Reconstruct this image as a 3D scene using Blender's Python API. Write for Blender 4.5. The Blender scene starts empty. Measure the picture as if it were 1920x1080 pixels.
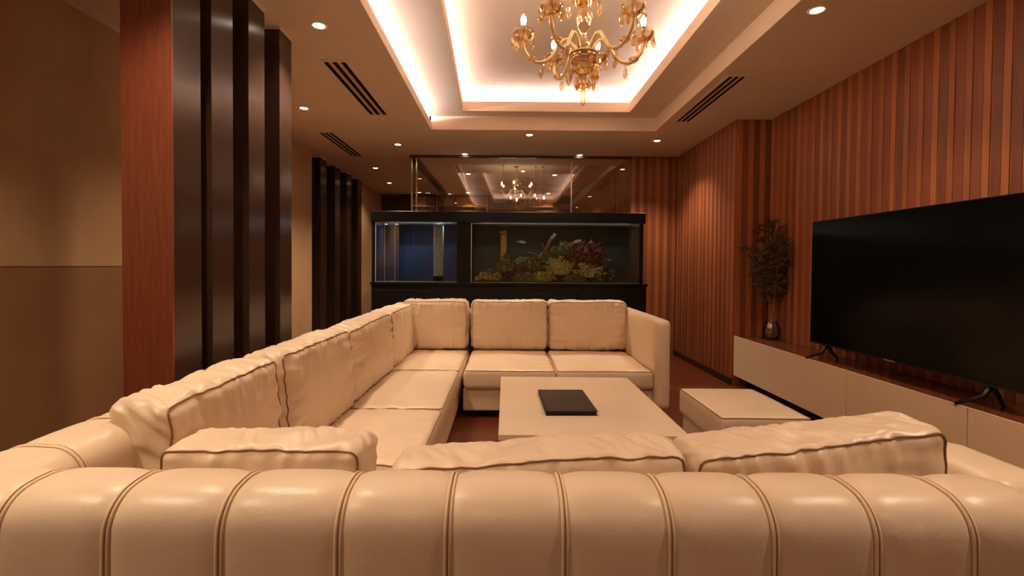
import bpy, bmesh, math, random
from mathutils import Vector, Matrix, noise
random.seed(7)
SC = bpy.context.scene
COL = SC.collection
PI = math.pi

# ------------------------------------------------------------------ camera
cam_d = bpy.data.cameras.new('camera')
cam = bpy.data.objects.new('camera', cam_d)
COL.objects.link(cam)
pitch, roll = math.radians(1.2), math.radians(0.45)
fw = Vector((0, math.cos(pitch), -math.sin(pitch)))
r0, u0 = Vector((1, 0, 0)), Vector((0, math.sin(pitch), math.cos(pitch)))
rt = math.cos(roll) * r0 + math.sin(roll) * u0
up = -math.sin(roll) * r0 + math.cos(roll) * u0
cm = Matrix((rt, up, -fw)).transposed().to_4x4()
cm.translation = Vector((0, 0, 1.30))
cam.matrix_world = cm
cam_d.sensor_width = 36
cam_d.lens = 900 / 1920 * 36
cam_d.shift_x = 12 / 1920
cam_d.shift_y = -23 / 1920
cam_d.clip_start = 0.02
SC.camera = cam

# ------------------------------------------------------------------ world, exposure, light levels
w = bpy.data.worlds.new('world')
SC.world = w
w.use_nodes = True
w.node_tree.nodes['Background'].inputs[0].default_value = (1, .7, .45, 1)
w.node_tree.nodes['Background'].inputs[1].default_value = 0.0
SC.view_settings.view_transform = 'Standard'
SC.view_settings.look = 'None'
SC.view_settings.gamma = 1
SC.view_settings.exposure = 0.75
SC.view_settings.use_curve_mapping = False
WARM = (1.0, 0.78, 0.55)
LED_COL = (1.0, 0.92, 0.98)
SPOT_W = 88
LED_IN = 30
LED_OUT = 75
BULB = 60

# ------------------------------------------------------------------ materials
def lin(c):
    return tuple(((v / 255) / 12.92 if v / 255 <= .04045 else ((v / 255 + .055) / 1.055) ** 2.4) for v in c)

def base_mat(name, rgb, rough=.5, spec=.5, metal=0, coat=0):
    m = bpy.data.materials.new(name)
    m.use_nodes = True
    b = m.node_tree.nodes['Principled BSDF']
    b.inputs['Base Color'].default_value = (*lin(rgb), 1)
    b.inputs['Roughness'].default_value = rough
    b.inputs['Specular IOR Level'].default_value = spec
    b.inputs['Metallic'].default_value = metal
    b.inputs['Coat Weight'].default_value = coat
    b.inputs['Coat Roughness'].default_value = .12
    return m, m.node_tree, b

def tex_noise(nt, scale, detail=4, mapscale=(1, 1, 1), rough=.55):
    tc = nt.nodes.new('ShaderNodeTexCoord')
    mp = nt.nodes.new('ShaderNodeMapping')
    mp.inputs['Scale'].default_value = mapscale
    n = nt.nodes.new('ShaderNodeTexNoise')
    n.inputs['Scale'].default_value = scale
    n.inputs['Detail'].default_value = detail
    n.inputs['Roughness'].default_value = rough
    nt.links.new(tc.outputs['Object'], mp.inputs['Vector'])
    nt.links.new(mp.outputs['Vector'], n.inputs['Vector'])
    return n

def bump(nt, b, src, strength, dist=.01):
    bm_ = nt.nodes.new('ShaderNodeBump')
    bm_.inputs['Strength'].default_value = strength
    bm_.inputs['Distance'].default_value = dist
    nt.links.new(src, bm_.inputs['Height'])
    nt.links.new(bm_.outputs['Normal'], b.inputs['Normal'])

def mixcol(nt, fac, c1, c2, lo=.35, hi=.65):
    r = nt.nodes.new('ShaderNodeValToRGB')
    r.color_ramp.elements[0].position = lo
    r.color_ramp.elements[1].position = hi
    r.color_ramp.elements[0].color = (*lin(c1), 1)
    r.color_ramp.elements[1].color = (*lin(c2), 1)
    nt.links.new(fac, r.inputs['Fac'])
    return r.outputs['Color']

def plain(name, rgb, rough=.5, spec=.5, var=6, nscale=3, bs=.05, bscale=60, **k):
    m, nt, b = base_mat(name, rgb, rough, spec, **k)
    n = tex_noise(nt, nscale)
    c1 = tuple(max(0, v - var) for v in rgb)
    c2 = tuple(min(255, v + var) for v in rgb)
    nt.links.new(mixcol(nt, n.outputs['Fac'], c1, c2), b.inputs['Base Color'])
    if bs:
        n2 = tex_noise(nt, bscale, 3)
        bump(nt, b, n2.outputs['Fac'], bs, .004)
    return m

def wood(name, c1, c2, rough=.35, axis='z', scale=6, spec=.5, coat=0, bs=.08, aniso=0):
    m, nt, b = base_mat(name, c1, rough, spec, coat=coat)
    ms = {'z': (14, 14, .7), 'y': (14, .7, 14), 'x': (.7, 14, 14)}[axis]
    if aniso:
        b.inputs['Anisotropic'].default_value = aniso
        b.inputs['Anisotropic Rotation'].default_value = .0
        tg = nt.nodes.new('ShaderNodeTangent')
        tg.axis = 'Z'
        nt.links.new(tg.outputs[0], b.inputs['Tangent'])
    n = tex_noise(nt, scale, 6, ms, .62)
    nt.links.new(mixcol(nt, n.outputs['Fac'], c1, c2, .3, .7), b.inputs['Base Color'])
    if bs:
        bump(nt, b, n.outputs['Fac'], bs, .004)
    return m

def emit(name, rgb, strength):
    m = bpy.data.materials.new(name)
    m.use_nodes = True
    nt = m.node_tree
    nt.nodes.clear()
    e = nt.nodes.new('ShaderNodeEmission')
    o = nt.nodes.new('ShaderNodeOutputMaterial')
    e.inputs[0].default_value = (*rgb, 1)
    e.inputs[1].default_value = strength
    nt.links.new(e.outputs[0], o.inputs[0])
    return m

def pane_mat(name, tint=(1, 1, 1), refl=.10, rough=.01):
    m = bpy.data.materials.new(name)
    m.use_nodes = True
    nt = m.node_tree
    nt.nodes.clear()
    t = nt.nodes.new('ShaderNodeBsdfTransparent')
    t.inputs[0].default_value = (*tint, 1)
    g = nt.nodes.new('ShaderNodeBsdfGlossy')
    g.inputs['Roughness'].default_value = rough
    lw = nt.nodes.new('ShaderNodeLayerWeight')
    lw.inputs['Blend'].default_value = .25
    mr = nt.nodes.new('ShaderNodeMapRange')
    mr.inputs['To Min'].default_value = refl
    mr.inputs['To Max'].default_value = .9 if refl > 0 else .15
    mx = nt.nodes.new('ShaderNodeMixShader')
    o = nt.nodes.new('ShaderNodeOutputMaterial')
    nt.links.new(lw.outputs['Fresnel'], mr.inputs['Value'])
    nt.links.new(mr.outputs['Result'], mx.inputs[0])
    nt.links.new(t.outputs[0], mx.inputs[1])
    nt.links.new(g.outputs[0], mx.inputs[2])
    nt.links.new(mx.outputs[0], o.inputs[0])
    return m

def crystal_mat(name, tint, refl=.25):
    m = pane_mat(name, tint, refl, .04)
    for nd in m.node_tree.nodes:
        if nd.type == 'BSDF_GLOSSY':
            nd.inputs['Color'].default_value = (1, .90, .72, 1)
    return m

def leather(name, rgb, rough=.36):
    m, nt, b = base_mat(name, rgb, rough, .45)
    n = tex_noise(nt, 2.2, 3)
    nt.links.new(mixcol(nt, n.outputs['Fac'], tuple(v - 5 for v in rgb), tuple(v + 4 for v in rgb)), b.inputs['Base Color'])
    n2 = tex_noise(nt, 160, 3)
    n3 = tex_noise(nt, 16, 3)
    ad = nt.nodes.new('ShaderNodeMath')
    ad.operation = 'MULTIPLY_ADD'
    ad.inputs[1].default_value = 3.0
    nt.links.new(n3.outputs['Fac'], ad.inputs[0])
    nt.links.new(n2.outputs['Fac'], ad.inputs[2])
    bump(nt, b, ad.outputs[0], .10, .004)
    return m

M = {}
M['leather'] = leather('cream_leather', (230, 206, 178))
M['pipe'] = leather('tan_piping', (138, 98, 68), .5)
M['seam'] = leather('seam_thread', (150, 112, 80), .5)
M['pipe_light'] = leather('cream_piping', (238, 212, 176), .45)
M['ceil'] = plain('ceiling_paint', (228, 204, 180), .8, .2, 2, 2, .02)
M['ceil2'] = plain('coffer_paint', (228, 204, 180), .8, .2, 2, 2, .02)
M['wallL'] = plain('beige_wall_fabric', (194, 154, 114), .8, .25, 4, 3, .10, 220)
M['wallB'] = plain('beige_lower_fabric', (152, 108, 72), .8, .25, 4, 3, .10, 220)
M['wallC'] = plain('corridor_plaster', (188, 150, 112), .8, .25, 4, 3, .06, 120)
M['wallD'] = plain('dark_brown_panel', (82, 52, 36), .45, .5, 4, 3, .03)
M['floor'] = wood('dark_red_wood_floor', (96, 48, 26), (120, 64, 36), .3, 'y', 4)
M['pillar'] = wood('mahogany_pillar', (108, 52, 34), (134, 70, 44), .34, 'z', 7, .8, aniso=.6)
M['pillar_dark'] = wood('dark_walnut_slat', (54, 36, 28), (68, 46, 35), .28, 'z', 7, .6, aniso=.8)
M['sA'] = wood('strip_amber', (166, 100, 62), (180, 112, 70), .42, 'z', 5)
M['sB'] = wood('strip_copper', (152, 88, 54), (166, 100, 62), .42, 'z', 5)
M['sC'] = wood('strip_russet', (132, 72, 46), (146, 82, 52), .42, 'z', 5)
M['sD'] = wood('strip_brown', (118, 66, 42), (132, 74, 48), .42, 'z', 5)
M['black'] = plain('black_lacquer', (17, 13, 12), .4, .25, 3, 4, .02)
M['blackwood'] = wood('black_stained_wood', (17, 13, 12), (23, 17, 15), .45, 'x', 5, .25)
M['tv'] = plain('tv_bezel_plastic', (16, 16, 16), .35, .4, 2, 6, .0)
M['screen'] = plain('tv_screen_glass', (5, 6, 5), .22, .22, 1, 3, .0)
M['badge'] = plain('silver_badge', (200, 196, 190), .3, .5, 3, 5, 0, metal=.7)
M['lacquer'] = plain('cream_lacquer', (226, 202, 168), .38, .5, 3, 2, .015)
M['table'] = plain('cream_gloss_lacquer', (228, 206, 180), .14, .5, 3, 2, .01)
M['ctop'] = wood('console_top_wood', (100, 54, 34), (118, 66, 42), .18, 'y', 5)
M['plinth'] = plain('dark_plinth', (30, 20, 16), .6, .3, 3, 3, 0)
M['bookc'] = plain('black_book_cover', (52, 35, 26), .6, .4, 3, 6, .05)
M['bookp'] = plain('dark_page_edge', (34, 26, 24), .6, .3, 3, 6, .05)
M['steel'] = plain('brushed_steel', (200, 185, 165), .25, .5, 4, 8, .02, metal=1)
M['brass'] = plain('aged_brass', (190, 140, 72), .25, .5, 6, 8, .02, metal=1)
M['white_metal'] = plain('white_trim', (240, 228, 210), .4, .4, 2, 6, 0)
M['ventbar'] = plain('vent_bar', (206, 176, 148), .5, .4, 2, 6, 0)
M['ventdark'] = plain('vent_duct', (22, 14, 10), .8, .1, 2, 6, 0)
M['glass'] = pane_mat('partition_glass', (.94, .90, .85), .07)
M['baffle'] = pane_mat('baffle_glass', (.92, .95, .96), .0, .15)
M['tank'] = pane_mat('tank_glass', (.92, .96, .95), .05)
M['water'] = pane_mat('tank_water', (.90, .97, .96), .06, .03)
M['vase'] = pane_mat('vase_glass', (.90, .86, .80), .14, .02)
M['crystal'] = crystal_mat('amber_crystal', (.95, .80, .54), .16)
M['crystal2'] = crystal_mat('clear_crystal', (.98, .90, .74), .20)
M['goldglass'] = plain('gold_glass_arm', (236, 200, 140), .14, .6, 8, 10, .0, coat=.5)
M['candle'] = plain('brass_candle_tube', (150, 98, 52), .35, .5, 6, 10, .0)
M['bulb'] = emit('bulb_glow', (1, .86, .66), BULB)
M['lens'] = emit('downlight_lens', (1, .84, .62), 14)
M['led_in'] = emit('led_inner', LED_COL, LED_IN)
M['led_out'] = emit('led_outer', (.95, .92, 1.0), LED_OUT)
M['tankback'] = plain('tank_back_green', (44, 56, 54), .6, .3, 5, 2, 0)
M['tankblue'] = plain('tank_back_blue', (56, 68, 94), .6, .3, 6, 1.5, 0)
M['foam'] = plain('filter_foam', (196, 196, 184), .9, .2, 26, 40, .5, 90)
M['silicone'] = plain('pale_silicone', (214, 214, 208), .3, .5, 4, 8, 0)
M['sand'] = plain('tank_gravel', (70, 60, 48), .9, .2, 14, 50, .4, 80)
M['rock'] = plain('reef_rock', (82, 62, 44), .9, .2, 26, 14, .8, 40)
M['cor_y'] = plain('yellow_coral', (186, 166, 96), .8, .2, 34, 30, .6, 60)
M['cor_g'] = plain('olive_coral', (120, 116, 70), .8, .2, 30, 26, .6, 60)
M['cor_r'] = plain('red_coral', (128, 62, 54), .8, .2, 26, 26, .6, 60)
M['drift'] = wood('driftwood', (112, 76, 46), (150, 108, 68), .7, 'z', 8)
M['fish'] = plain('silver_fish', (190, 190, 180), .3, .5, 20, 30, 0)
M['stem'] = plain('dry_twig', (170, 118, 72), .7, .3, 14, 20, .2)
M['leaf'] = plain('dry_olive_leaf', (92, 72, 40), .7, .3, 16, 8, .0)
M['tile'] = plain('wall_tile_gloss', (170, 118, 66), .2, .6, 14, 3, .05)
M['base'] = plain('dark_baseboard', (54, 32, 22), .4, .4, 4, 4, 0)

# ------------------------------------------------------------------ mesh helpers
def link(o, parent=None):
    COL.objects.link(o)
    if parent is not None:
        o.parent = parent
    return o

def mesh_obj(name, verts, faces, mat, parent=None, smooth=False):
    me = bpy.data.meshes.new(name)
    me.from_pydata([tuple(v) for v in verts], [], faces)
    me.update()
    if mat:
        me.materials.append(mat)
    if smooth:
        me.polygons.foreach_set('use_smooth', [True] * len(me.polygons))
    return link(bpy.data.objects.new(name, me), parent)

def bm_obj(name, bm, mat, parent=None, smooth=False):
    bmesh.ops.recalc_face_normals(bm, faces=bm.faces)
    me = bpy.data.meshes.new(name)
    bm.to_mesh(me)
    bm.free()
    if mat:
        me.materials.append(mat)
    if smooth:
        me.polygons.foreach_set('use_smooth', [True] * len(me.polygons))
    return link(bpy.data.objects.new(name, me), parent)

def empty(name, loc=(0, 0, 0), parent=None):
    o = bpy.data.objects.new(name, None)
    o.empty_display_size = .1
    o.location = loc
    return link(o, parent)

def tag(o, label, cat, group=None):
    o['label'] = label
    o['category'] = cat
    if group:
        o['group'] = group
    return o

def struct(o):
    o['kind'] = 'structure'
    return o

def add_box(bm, lo, hi):
    x0, y0, z0 = lo
    x1, y1, z1 = hi
    v = [bm.verts.new(p) for p in ((x0, y0, z0), (x1, y0, z0), (x1, y1, z0), (x0, y1, z0), (x0, y0, z1), (x1, y0, z1), (x1, y1, z1), (x0, y1, z1))]
    for f in ((0, 3, 2, 1), (4, 5, 6, 7), (0, 1, 5, 4), (1, 2, 6, 5), (2, 3, 7, 6), (3, 0, 4, 7)):
        bm.faces.new([v[i] for i in f])

def box(name, lo, hi, mat, parent=None, bev=0, seg=2):
    bm = bmesh.new()
    add_box(bm, lo, hi)
    if bev:
        bmesh.ops.bevel(bm, geom=list(bm.edges), offset=bev, segments=seg, affect='EDGES', profile=.5)
    o = bm_obj(name, bm, mat, parent, smooth=bool(bev))
    if bev:
        wn = o.modifiers.new('wn', 'WEIGHTED_NORMAL')
        wn.keep_sharp = False
        wn.weight = 100
    return o

def boxes(name, lst, mat, parent=None):
    bm = bmesh.new()
    for lo, hi in lst:
        add_box(bm, lo, hi)
    return bm_obj(name, bm, mat, parent)

def prism(name, poly, z0, z1, mat, parent=None):
    n = len(poly)
    v = [(x, y, z0) for x, y in poly] + [(x, y, z1) for x, y in poly]
    f = [tuple(reversed(range(n))), tuple(range(n, 2 * n))] + [(i, (i + 1) % n, n + (i + 1) % n, n + i) for i in range(n)]
    return mesh_obj(name, v, f, mat, parent)

def lathe_data(prof, n=20):
    v, f = [], []
    for r, z in prof:
        for k in range(n):
            a = 2 * PI * k / n
            v.append((r * math.cos(a), r * math.sin(a), z))
    for i in range(len(prof) - 1):
        for k in range(n):
            k2 = (k + 1) % n
            f.append((i * n + k, i * n + k2, (i + 1) * n + k2, (i + 1) * n + k))
    return v, f

def lathe(name, prof, mat, parent=None, n=20, loc=(0, 0, 0), smooth=True):
    v, f = lathe_data(prof, n)
    o = mesh_obj(name, v, f, mat, parent, smooth)
    o.location = loc
    return o

def tube_data(pts, rad, n=8, closed=False):
    pts = [Vector(p) for p in pts]
    m = len(pts)
    v, f = [], []
    prev = None
    for i, p in enumerate(pts):
        if closed:
            t = pts[(i + 1) % m] - pts[i - 1]
        else:
            t = pts[min(i + 1, m - 1)] - pts[max(i - 1, 0)]
        t.normalize()
        if prev is None:
            a = Vector((0, 0, 1)) if abs(t.z) < .9 else Vector((1, 0, 0))
            nrm = t.cross(a).normalized()
        else:
            nrm = (prev - t * prev.dot(t)).normalized()
        prev = nrm
        b = t.cross(nrm)
        r = rad[i] if isinstance(rad, (list, tuple)) else rad
        for k in range(n):
            ang = 2 * PI * k / n
            v.append(p + r * (math.cos(ang) * nrm + math.sin(ang) * b))
    rng = m if closed else m - 1
    for i in range(rng):
        j = (i + 1) % m
        for k in range(n):
            k2 = (k + 1) % n
            f.append((i * n + k, i * n + k2, j * n + k2, j * n + k))
    if not closed:
        f.append(tuple(reversed(range(n))))
        f.append(tuple(range((m - 1) * n, m * n)))
    return v, f

def tube(name, pts, rad, mat, parent=None, n=8, closed=False):
    v, f = tube_data(pts, rad, n, closed)
    return mesh_obj(name, v, f, mat, parent, True)

def copy_tree(o, parent=None):
    c = o.copy()
    COL.objects.link(c)
    c.parent = parent
    for ch in list(o.children):
        copy_tree(ch, c)
    return c

def nz(x, y, z):
    return noise.noise(Vector((x, y, z)))

# upholstered cushion: dense rounded box with bulging faces, creases and wavy edges
def cushion(name, lo, hi, parent, mat, rad=.06, bulge=.03, thin=0, seed=0, wr=.012, wave=.012, ends=(0, 0), run=1, pipes=(1,), pipe_mat=None, res=34, warp=None, crease=12.0):
    lo, hi = Vector(lo), Vector(hi)
    s = hi - lo
    c = (lo + hi) / 2
    h = s / 2
    ax = [i for i in range(3) if i != thin]

    def shape(p, lift=0):
        inner = Vector([max(-(h[i] - rad), min(h[i] - rad, p[i])) for i in range(3)])
        dv = p - inner
        if dv.length > 1e-9:
            q = inner + dv.normalized() * (rad + lift)
        else:
            q = p.copy()
        n = Vector([q[i] / h[i] for i in range(3)])
        side = 1 if n[thin] > 0 else -1
        e = [abs(n[a]) for a in ax]
        q[thin] += bulge * side * (1 - e[0] ** 2) * (1 - e[1] ** 2) * min(1, abs(n[thin]) * 1.3)
        # creases running away from the edges
        k0 = nz(q[ax[0]] * crease * 2.2 + seed * 3.1, q[ax[1]] * crease * .35, side * 2.0 + seed)
        k1 = nz(q[ax[0]] * crease * .35, q[ax[1]] * crease * 2.2 + seed * 1.7, side * 3.0 + seed)
        rimk = (1 - e[0] ** 14) * (1 - e[1] ** 14)
        w0 = max(0, e[1] - .35) ** 1.3 * (1 - e[0] ** 6) * rimk
        w1 = max(0, e[0] - .35) ** 1.3 * (1 - e[1] ** 6) * rimk
        q[thin] += side * wr * (k0 * w0 + k1 * w1) * 3.2
        # creases across the rim itself
        for a, o_ in ((ax[0], ax[1]), (ax[1], ax[0])):
            na = max(0, (abs(n[a]) - .75) / .25)
            if na > 0:
                sg_ = 1 if n[a] > 0 else -1
                k2 = nz(q[o_] * crease * 1.9 + q[thin] * crease * .9 + seed * 2.3, q[thin] * crease * .5 + sg_, seed + a)
                k3 = nz(q[o_] * crease * .8 - q[thin] * crease * .7 + seed, seed * 1.3 + sg_, a + .5)
                q[a] += sg_ * wr * na * ((.5 - abs(k2) * 1.6) * .72 + k3 * .62) * (.12 + .88 * (1 - abs(n[thin]) ** 3))
        ww = Vector((nz(q.x * 3 + seed, q.y * 3, q.z * 3), nz(q.x * 3, q.y * 3 + seed + 9, q.z * 3), nz(q.x * 3, q.y * 3, q.z * 3 + seed + 21)))
        q += ww * wave
        # top height varies from one end to the other
        if ends != (0, 0):
            tt = (n[run] + 1) / 2
            q.z += (ends[0] * (1 - tt) + ends[1] * tt) * max(0, (n[2] + 1) / 2)
        if warp:
            q = warp(q, n)
        return q + c

    def coords(i):
        m = max(6, int(res * s[i] / max(s)))
        out = []
        for k in range(m + 1):
            t = -1 + 2 * k / m
            out.append(math.copysign(1 - (1 - abs(t)) ** 1.35, t) * h[i])
        return out
    cs = [coords(i) for i in range(3)]
    verts, index, faces = [], {}, []

    def vid(p):
        k = (round(p[0], 5), round(p[1], 5), round(p[2], 5))
        if k not in index:
            index[k] = len(verts)
            verts.append(shape(Vector(p)))
        return index[k]
    for a in range(3):
        i, j = [x for x in range(3) if x != a]
        for sg in (-1, 1):
            for u in range(len(cs[i]) - 1):
                for v in range(len(cs[j]) - 1):
                    q = []
                    for (uu, vv) in ((u, v), (u + 1, v), (u + 1, v + 1), (u, v + 1)):
                        p = [0, 0, 0]
                        p[a] = sg * h[a]
                        p[i] = cs[i][uu]
                        p[j] = cs[j][vv]
                        q.append(vid(p))
                    flip = (sg < 0) ^ (a == 1)
                    faces.append(tuple(reversed(q)) if flip else tuple(q))
    o = mesh_obj(name, verts, faces, mat, parent, True)
    for sg in pipes:
        pts = []
        i, j = ax
        N = 40
        corner = [(-1, -1), (1, -1), (1, 1), (-1, 1)]
        for q in range(4):
            a0, a1 = corner[q], corner[(q + 1) % 4]
            for k in range(N):
                t = k / N
                p = Vector((0, 0, 0))
                p[thin] = sg * h[thin]
                p[i] = (a0[0] * (1 - t) + a1[0] * t) * (h[i])
                p[j] = (a0[1] * (1 - t) + a1[1] * t) * (h[j])
                # corners of the seam are rounded
                for (A, B) in ((i, j), (j, i)):
                    ov = abs(p[A]) - (h[A] - rad * .9)
                    if ov > 0 and abs(p[B]) >= h[B] - 1e-6:
                        p[B] = math.copysign(h[B] - rad * .35 * (ov / (rad * .9)) ** 2, p[B])
                pts.append(shape(p, .0022))
        v, f = tube_data(pts, .0030, 6, True)
        mesh_obj('piping', v, f, pipe_mat or M['pipe'], o, True)
    return o

# ------------------------------------------------------------------ room shell
CE = 2.92
struct(box('floor', (-3.1, -2.3, -.04), (2.95, 11.1, 0), M['floor']))

# ceiling with its two-step lit coffer
OX0, OX1, OY0, OY1 = -.905, 1.775, .40, 5.77
ceil = struct(boxes('ceiling', [((-3.1, -2.3, CE), (OX0, 11.1, CE + .02)), ((OX1, -2.3, CE), (2.95, 11.1, CE + .02)),
                                ((OX0, OY1, CE), (OX1, 7.14, CE + .02)), ((OX0, -2.3, CE), (OX1, OY0, CE + .02))], M['ceil']))
BZ = CE + .16
boxes('coffer_side', [((OX1, OY0, CE + .02), (OX1 + .02, OY1, BZ)), ((OX0 - .02, OY1, CE + .02), (OX1 + .02, OY1 + .02, BZ)),
                      ((OX0 - .02, OY0 - .02, CE + .02), (OX1 + .02, OY0, BZ)), ((-1.19, OY0 - .02, CE + .02), (-1.17, OY1 + .02, BZ)),
                      ((-1.19, OY1, CE + .02), (OX0, OY1 + .02, BZ)), ((-1.19, OY0 - .02, CE + .02), (OX0, OY0, BZ))], M['ceil'], ceil)
box('cove_lip', (OX0 - .022, OY0, CE + .02), (OX0, OY1, CE + .088), M['ceil2'], ceil)
IL0, IL1, IR, IY0, IY1 = -.37, -.512, 1.418, .60, 5.57
inner = [(IL0, IY0), (IR, IY0), (IR, IY1), (IL1, IY1)]
outer = [(-1.19, OY0 - .04), (OX1 + .04, OY0 - .04), (OX1 + .04, OY1 + .04), (-1.19, OY1 + .04)]
vv = [(x, y, z) for z in (BZ, BZ + .02) for ring in (outer, inner) for x, y in ring]
ff = []
for i in range(4):
    j = (i + 1) % 4
    ff += [(i, 4 + i, 4 + j, j), (8 + i, 8 + j, 12 + j, 12 + i), (4 + i, 12 + i, 12 + j, 4 + j)]
mesh_obj('coffer_border', vv, ff, M['ceil'], ceil)
def ring_prism(name, ring, t, z0, z1, mat):
    cx_ = sum(p[0] for p in ring) / 4
    cy_ = sum(p[1] for p in ring) / 4
    out = [(x + math.copysign(t, x - cx_), y + math.copysign(t, y - cy_)) for x, y in ring]
    v = [(x, y, z) for z in (z0, z1) for rg in (out, ring) for x, y in rg]
    f = []
    for i in range(4):
        j = (i + 1) % 4
        f += [(i, 4 + i, 4 + j, j), (8 + i, 8 + j, 12 + j, 12 + i), (4 + i, 12 + i, 12 + j, 4 + j), (i, j, 8 + j, 8 + i)]
    return mesh_obj(name, v, f, mat, ceil)
ring_prism('cove_lip', inner, .022, BZ + .02, BZ + .11, M['ceil2'])
CZ = 3.32
box('coffer_panel', (-.82, .28, CZ), (1.74, 5.90, CZ + .02), M['ceil2'], ceil)
boxes('coffer_side', [((-.84, .28, BZ + .02), (-.82, 5.9, CZ)), ((1.74, .28, BZ + .02), (1.76, 5.9, CZ)),
                      ((-.84, .26, BZ + .02), (1.76, .28, CZ)), ((-.84, 5.9, BZ + .02), (1.76, 5.92, CZ))], M['ceil2'], ceil)
# led strips lying behind the lips
box('led_strip', (-1.09, .45, CE + .060), (-1.07, 5.66, CE + .075), M['led_out'], ceil)
for lo, hi in (((IL1 - .13, .7, BZ + .085), (IL1 - .11, 5.6, BZ + .10)), ((IR + .11, .6, BZ + .085), (IR + .13, 5.6, BZ + .10)),
               ((IL1, IY1 + .11, BZ + .085), (IR, IY1 + .13, BZ + .10)), ((IL1, IY0 - .13, BZ + .085), (IR, IY0 - .11, BZ + .10))):
    box('led_strip_near_offscreen' if hi[1] < IY0 else 'led_strip', lo, hi, M['led_in'], ceil)

# right wall of upright wood strips
SW = .0585
def strip_wall(root, p0, p1, normal, z0, z1, seed):
    rnd = random.Random(seed)
    p0, p1, normal = Vector(p0), Vector(p1), Vector(normal)
    L = (p1 - p0).length
    n = max(1, round(L / SW))
    d = (p1 - p0) / L
    wdt = L / n
    metas = {}
    for i in range(n):
        proud = i % 2 == 0
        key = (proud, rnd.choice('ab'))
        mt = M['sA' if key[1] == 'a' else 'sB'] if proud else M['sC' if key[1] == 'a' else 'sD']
        if key not in metas:
            bm = bmesh.new()
            t = .018 if proud else .013
            add_box(bm, (.0008, 0, 0), (wdt - .0008, t, z1 - z0))
            if proud:
                eds = [e for e in bm.edges if abs(e.verts[0].co.z - e.verts[1].co.z) > .1 and e.verts[0].co.y > .001]
                bmesh.ops.bevel(bm, geom=eds, offset=.006, segments=2, affect='EDGES')
            bmesh.ops.recalc_face_normals(bm, faces=bm.faces)
            me = bpy.data.meshes.new('wood_strip')
            bm.to_mesh(me)
            bm.free()
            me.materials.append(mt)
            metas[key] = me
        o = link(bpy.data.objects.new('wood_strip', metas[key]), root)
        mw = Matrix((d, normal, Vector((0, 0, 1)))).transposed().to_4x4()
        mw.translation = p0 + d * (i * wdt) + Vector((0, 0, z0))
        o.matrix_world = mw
wr = struct(boxes('wall_right', [((2.91, -2.3, 0), (2.95, 5.30, CE)), ((2.53, 5.30, 0), (2.95, 7.2, CE))], M['sD']))
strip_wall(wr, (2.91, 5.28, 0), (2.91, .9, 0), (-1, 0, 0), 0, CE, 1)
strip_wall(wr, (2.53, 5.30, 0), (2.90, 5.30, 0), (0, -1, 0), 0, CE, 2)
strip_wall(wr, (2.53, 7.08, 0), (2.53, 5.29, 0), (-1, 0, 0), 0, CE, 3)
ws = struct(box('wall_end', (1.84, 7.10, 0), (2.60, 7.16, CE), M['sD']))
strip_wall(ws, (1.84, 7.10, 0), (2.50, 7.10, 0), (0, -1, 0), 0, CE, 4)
struct(box('baseboard_right', (2.49, 5.29, 0), (2.512, 7.08, .07), M['base']))

# left walls
wl = struct(box('wall_left', (-2.66, -2.3, 0), (-2.565, 3.9, CE), M['wallL']))
box('upper_panel', (-2.565, -2.2, 1.278), (-2.558, 3.88, CE - .10), M['wallL'], wl)
box('lower_panel', (-2.565, -2.2, .0), (-2.558, 3.88, 1.270), M['wallB'], wl)
struct(boxes('trim_1', [((-2.565, -2.2, CE - .09), (-2.50, 3.9, CE)), ((-2.565, -2.2, CE - .12), (-2.535, 3.9, CE - .09))], M['ceil2']))
struct(box('wall_corridor', (-2.86, 3.9, 0), (-2.757, 6.83, CE), M['wallC']))
struct(box('wall_niche', (-3.10, 6.83, 0), (-3.0, 9.45, CE), M['wallD']))
struct(box('wall_corridor_end', (-3.10, 9.45, 0), (-2.86, 11.05, CE), M['wallC']))
struct(box('wall_far', (-3.1, 11.05, 0), (2.95, 11.12, CE), M['wallD']))
struct(box('wall_back', (-2.7, -2.36, 0), (2.95, -2.3, CE), M['wallL']))

# ------------------------------------------------------------------ recessed downlights
RING = lathe_data([(.036, .004), (.038, -.001), (.046, -.005), (.054, -.004), (.056, .0)], 24)
def downlight(x, y, label, group=None, power=1.0, z=CE, r=1.0, side=None):
    end = '_%s_offscreen' % side if side else ''
    o = tag(empty('downlight' + end, (x, y, z)), label, 'downlight', group)
    if 'ring' not in M:
        a = bpy.data.meshes.new('trim_ring')
        a.from_pydata(*[RING[0], [], RING[1]])
        a.materials.append(M['white_metal'])
        a.polygons.foreach_set('use_smooth', [True] * len(a.polygons))
        M['ring'] = a
        v = [(.037 * math.cos(2 * PI * k / 24), .037 * math.sin(2 * PI * k / 24), -.0015) for k in range(24)]
        b = bpy.data.meshes.new('lens')
        b.from_pydata(v, [], [tuple(reversed(range(24)))])
        b.materials.append(M['lens'])
        M['lensmesh'] = b
    for nm, me in (('trim_ring', M['ring']), ('lens', M['lensmesh'])):
        c = link(bpy.data.objects.new(nm + (end if nm == 'lens' else ''), me), o)
        c.scale = (r, r, 1)
    L = bpy.data.lights.new('beam' + end, 'SPOT')
    L.energy = SPOT_W * power
    L.color = WARM
    L.spot_size = math.radians(112)
    L.spot_blend = .7
    L.shadow_soft_size = .05
    lo = link(bpy.data.objects.new('beam' + end, L), o)
    lo.location = (0, 0, -.02)
    return o

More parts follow.
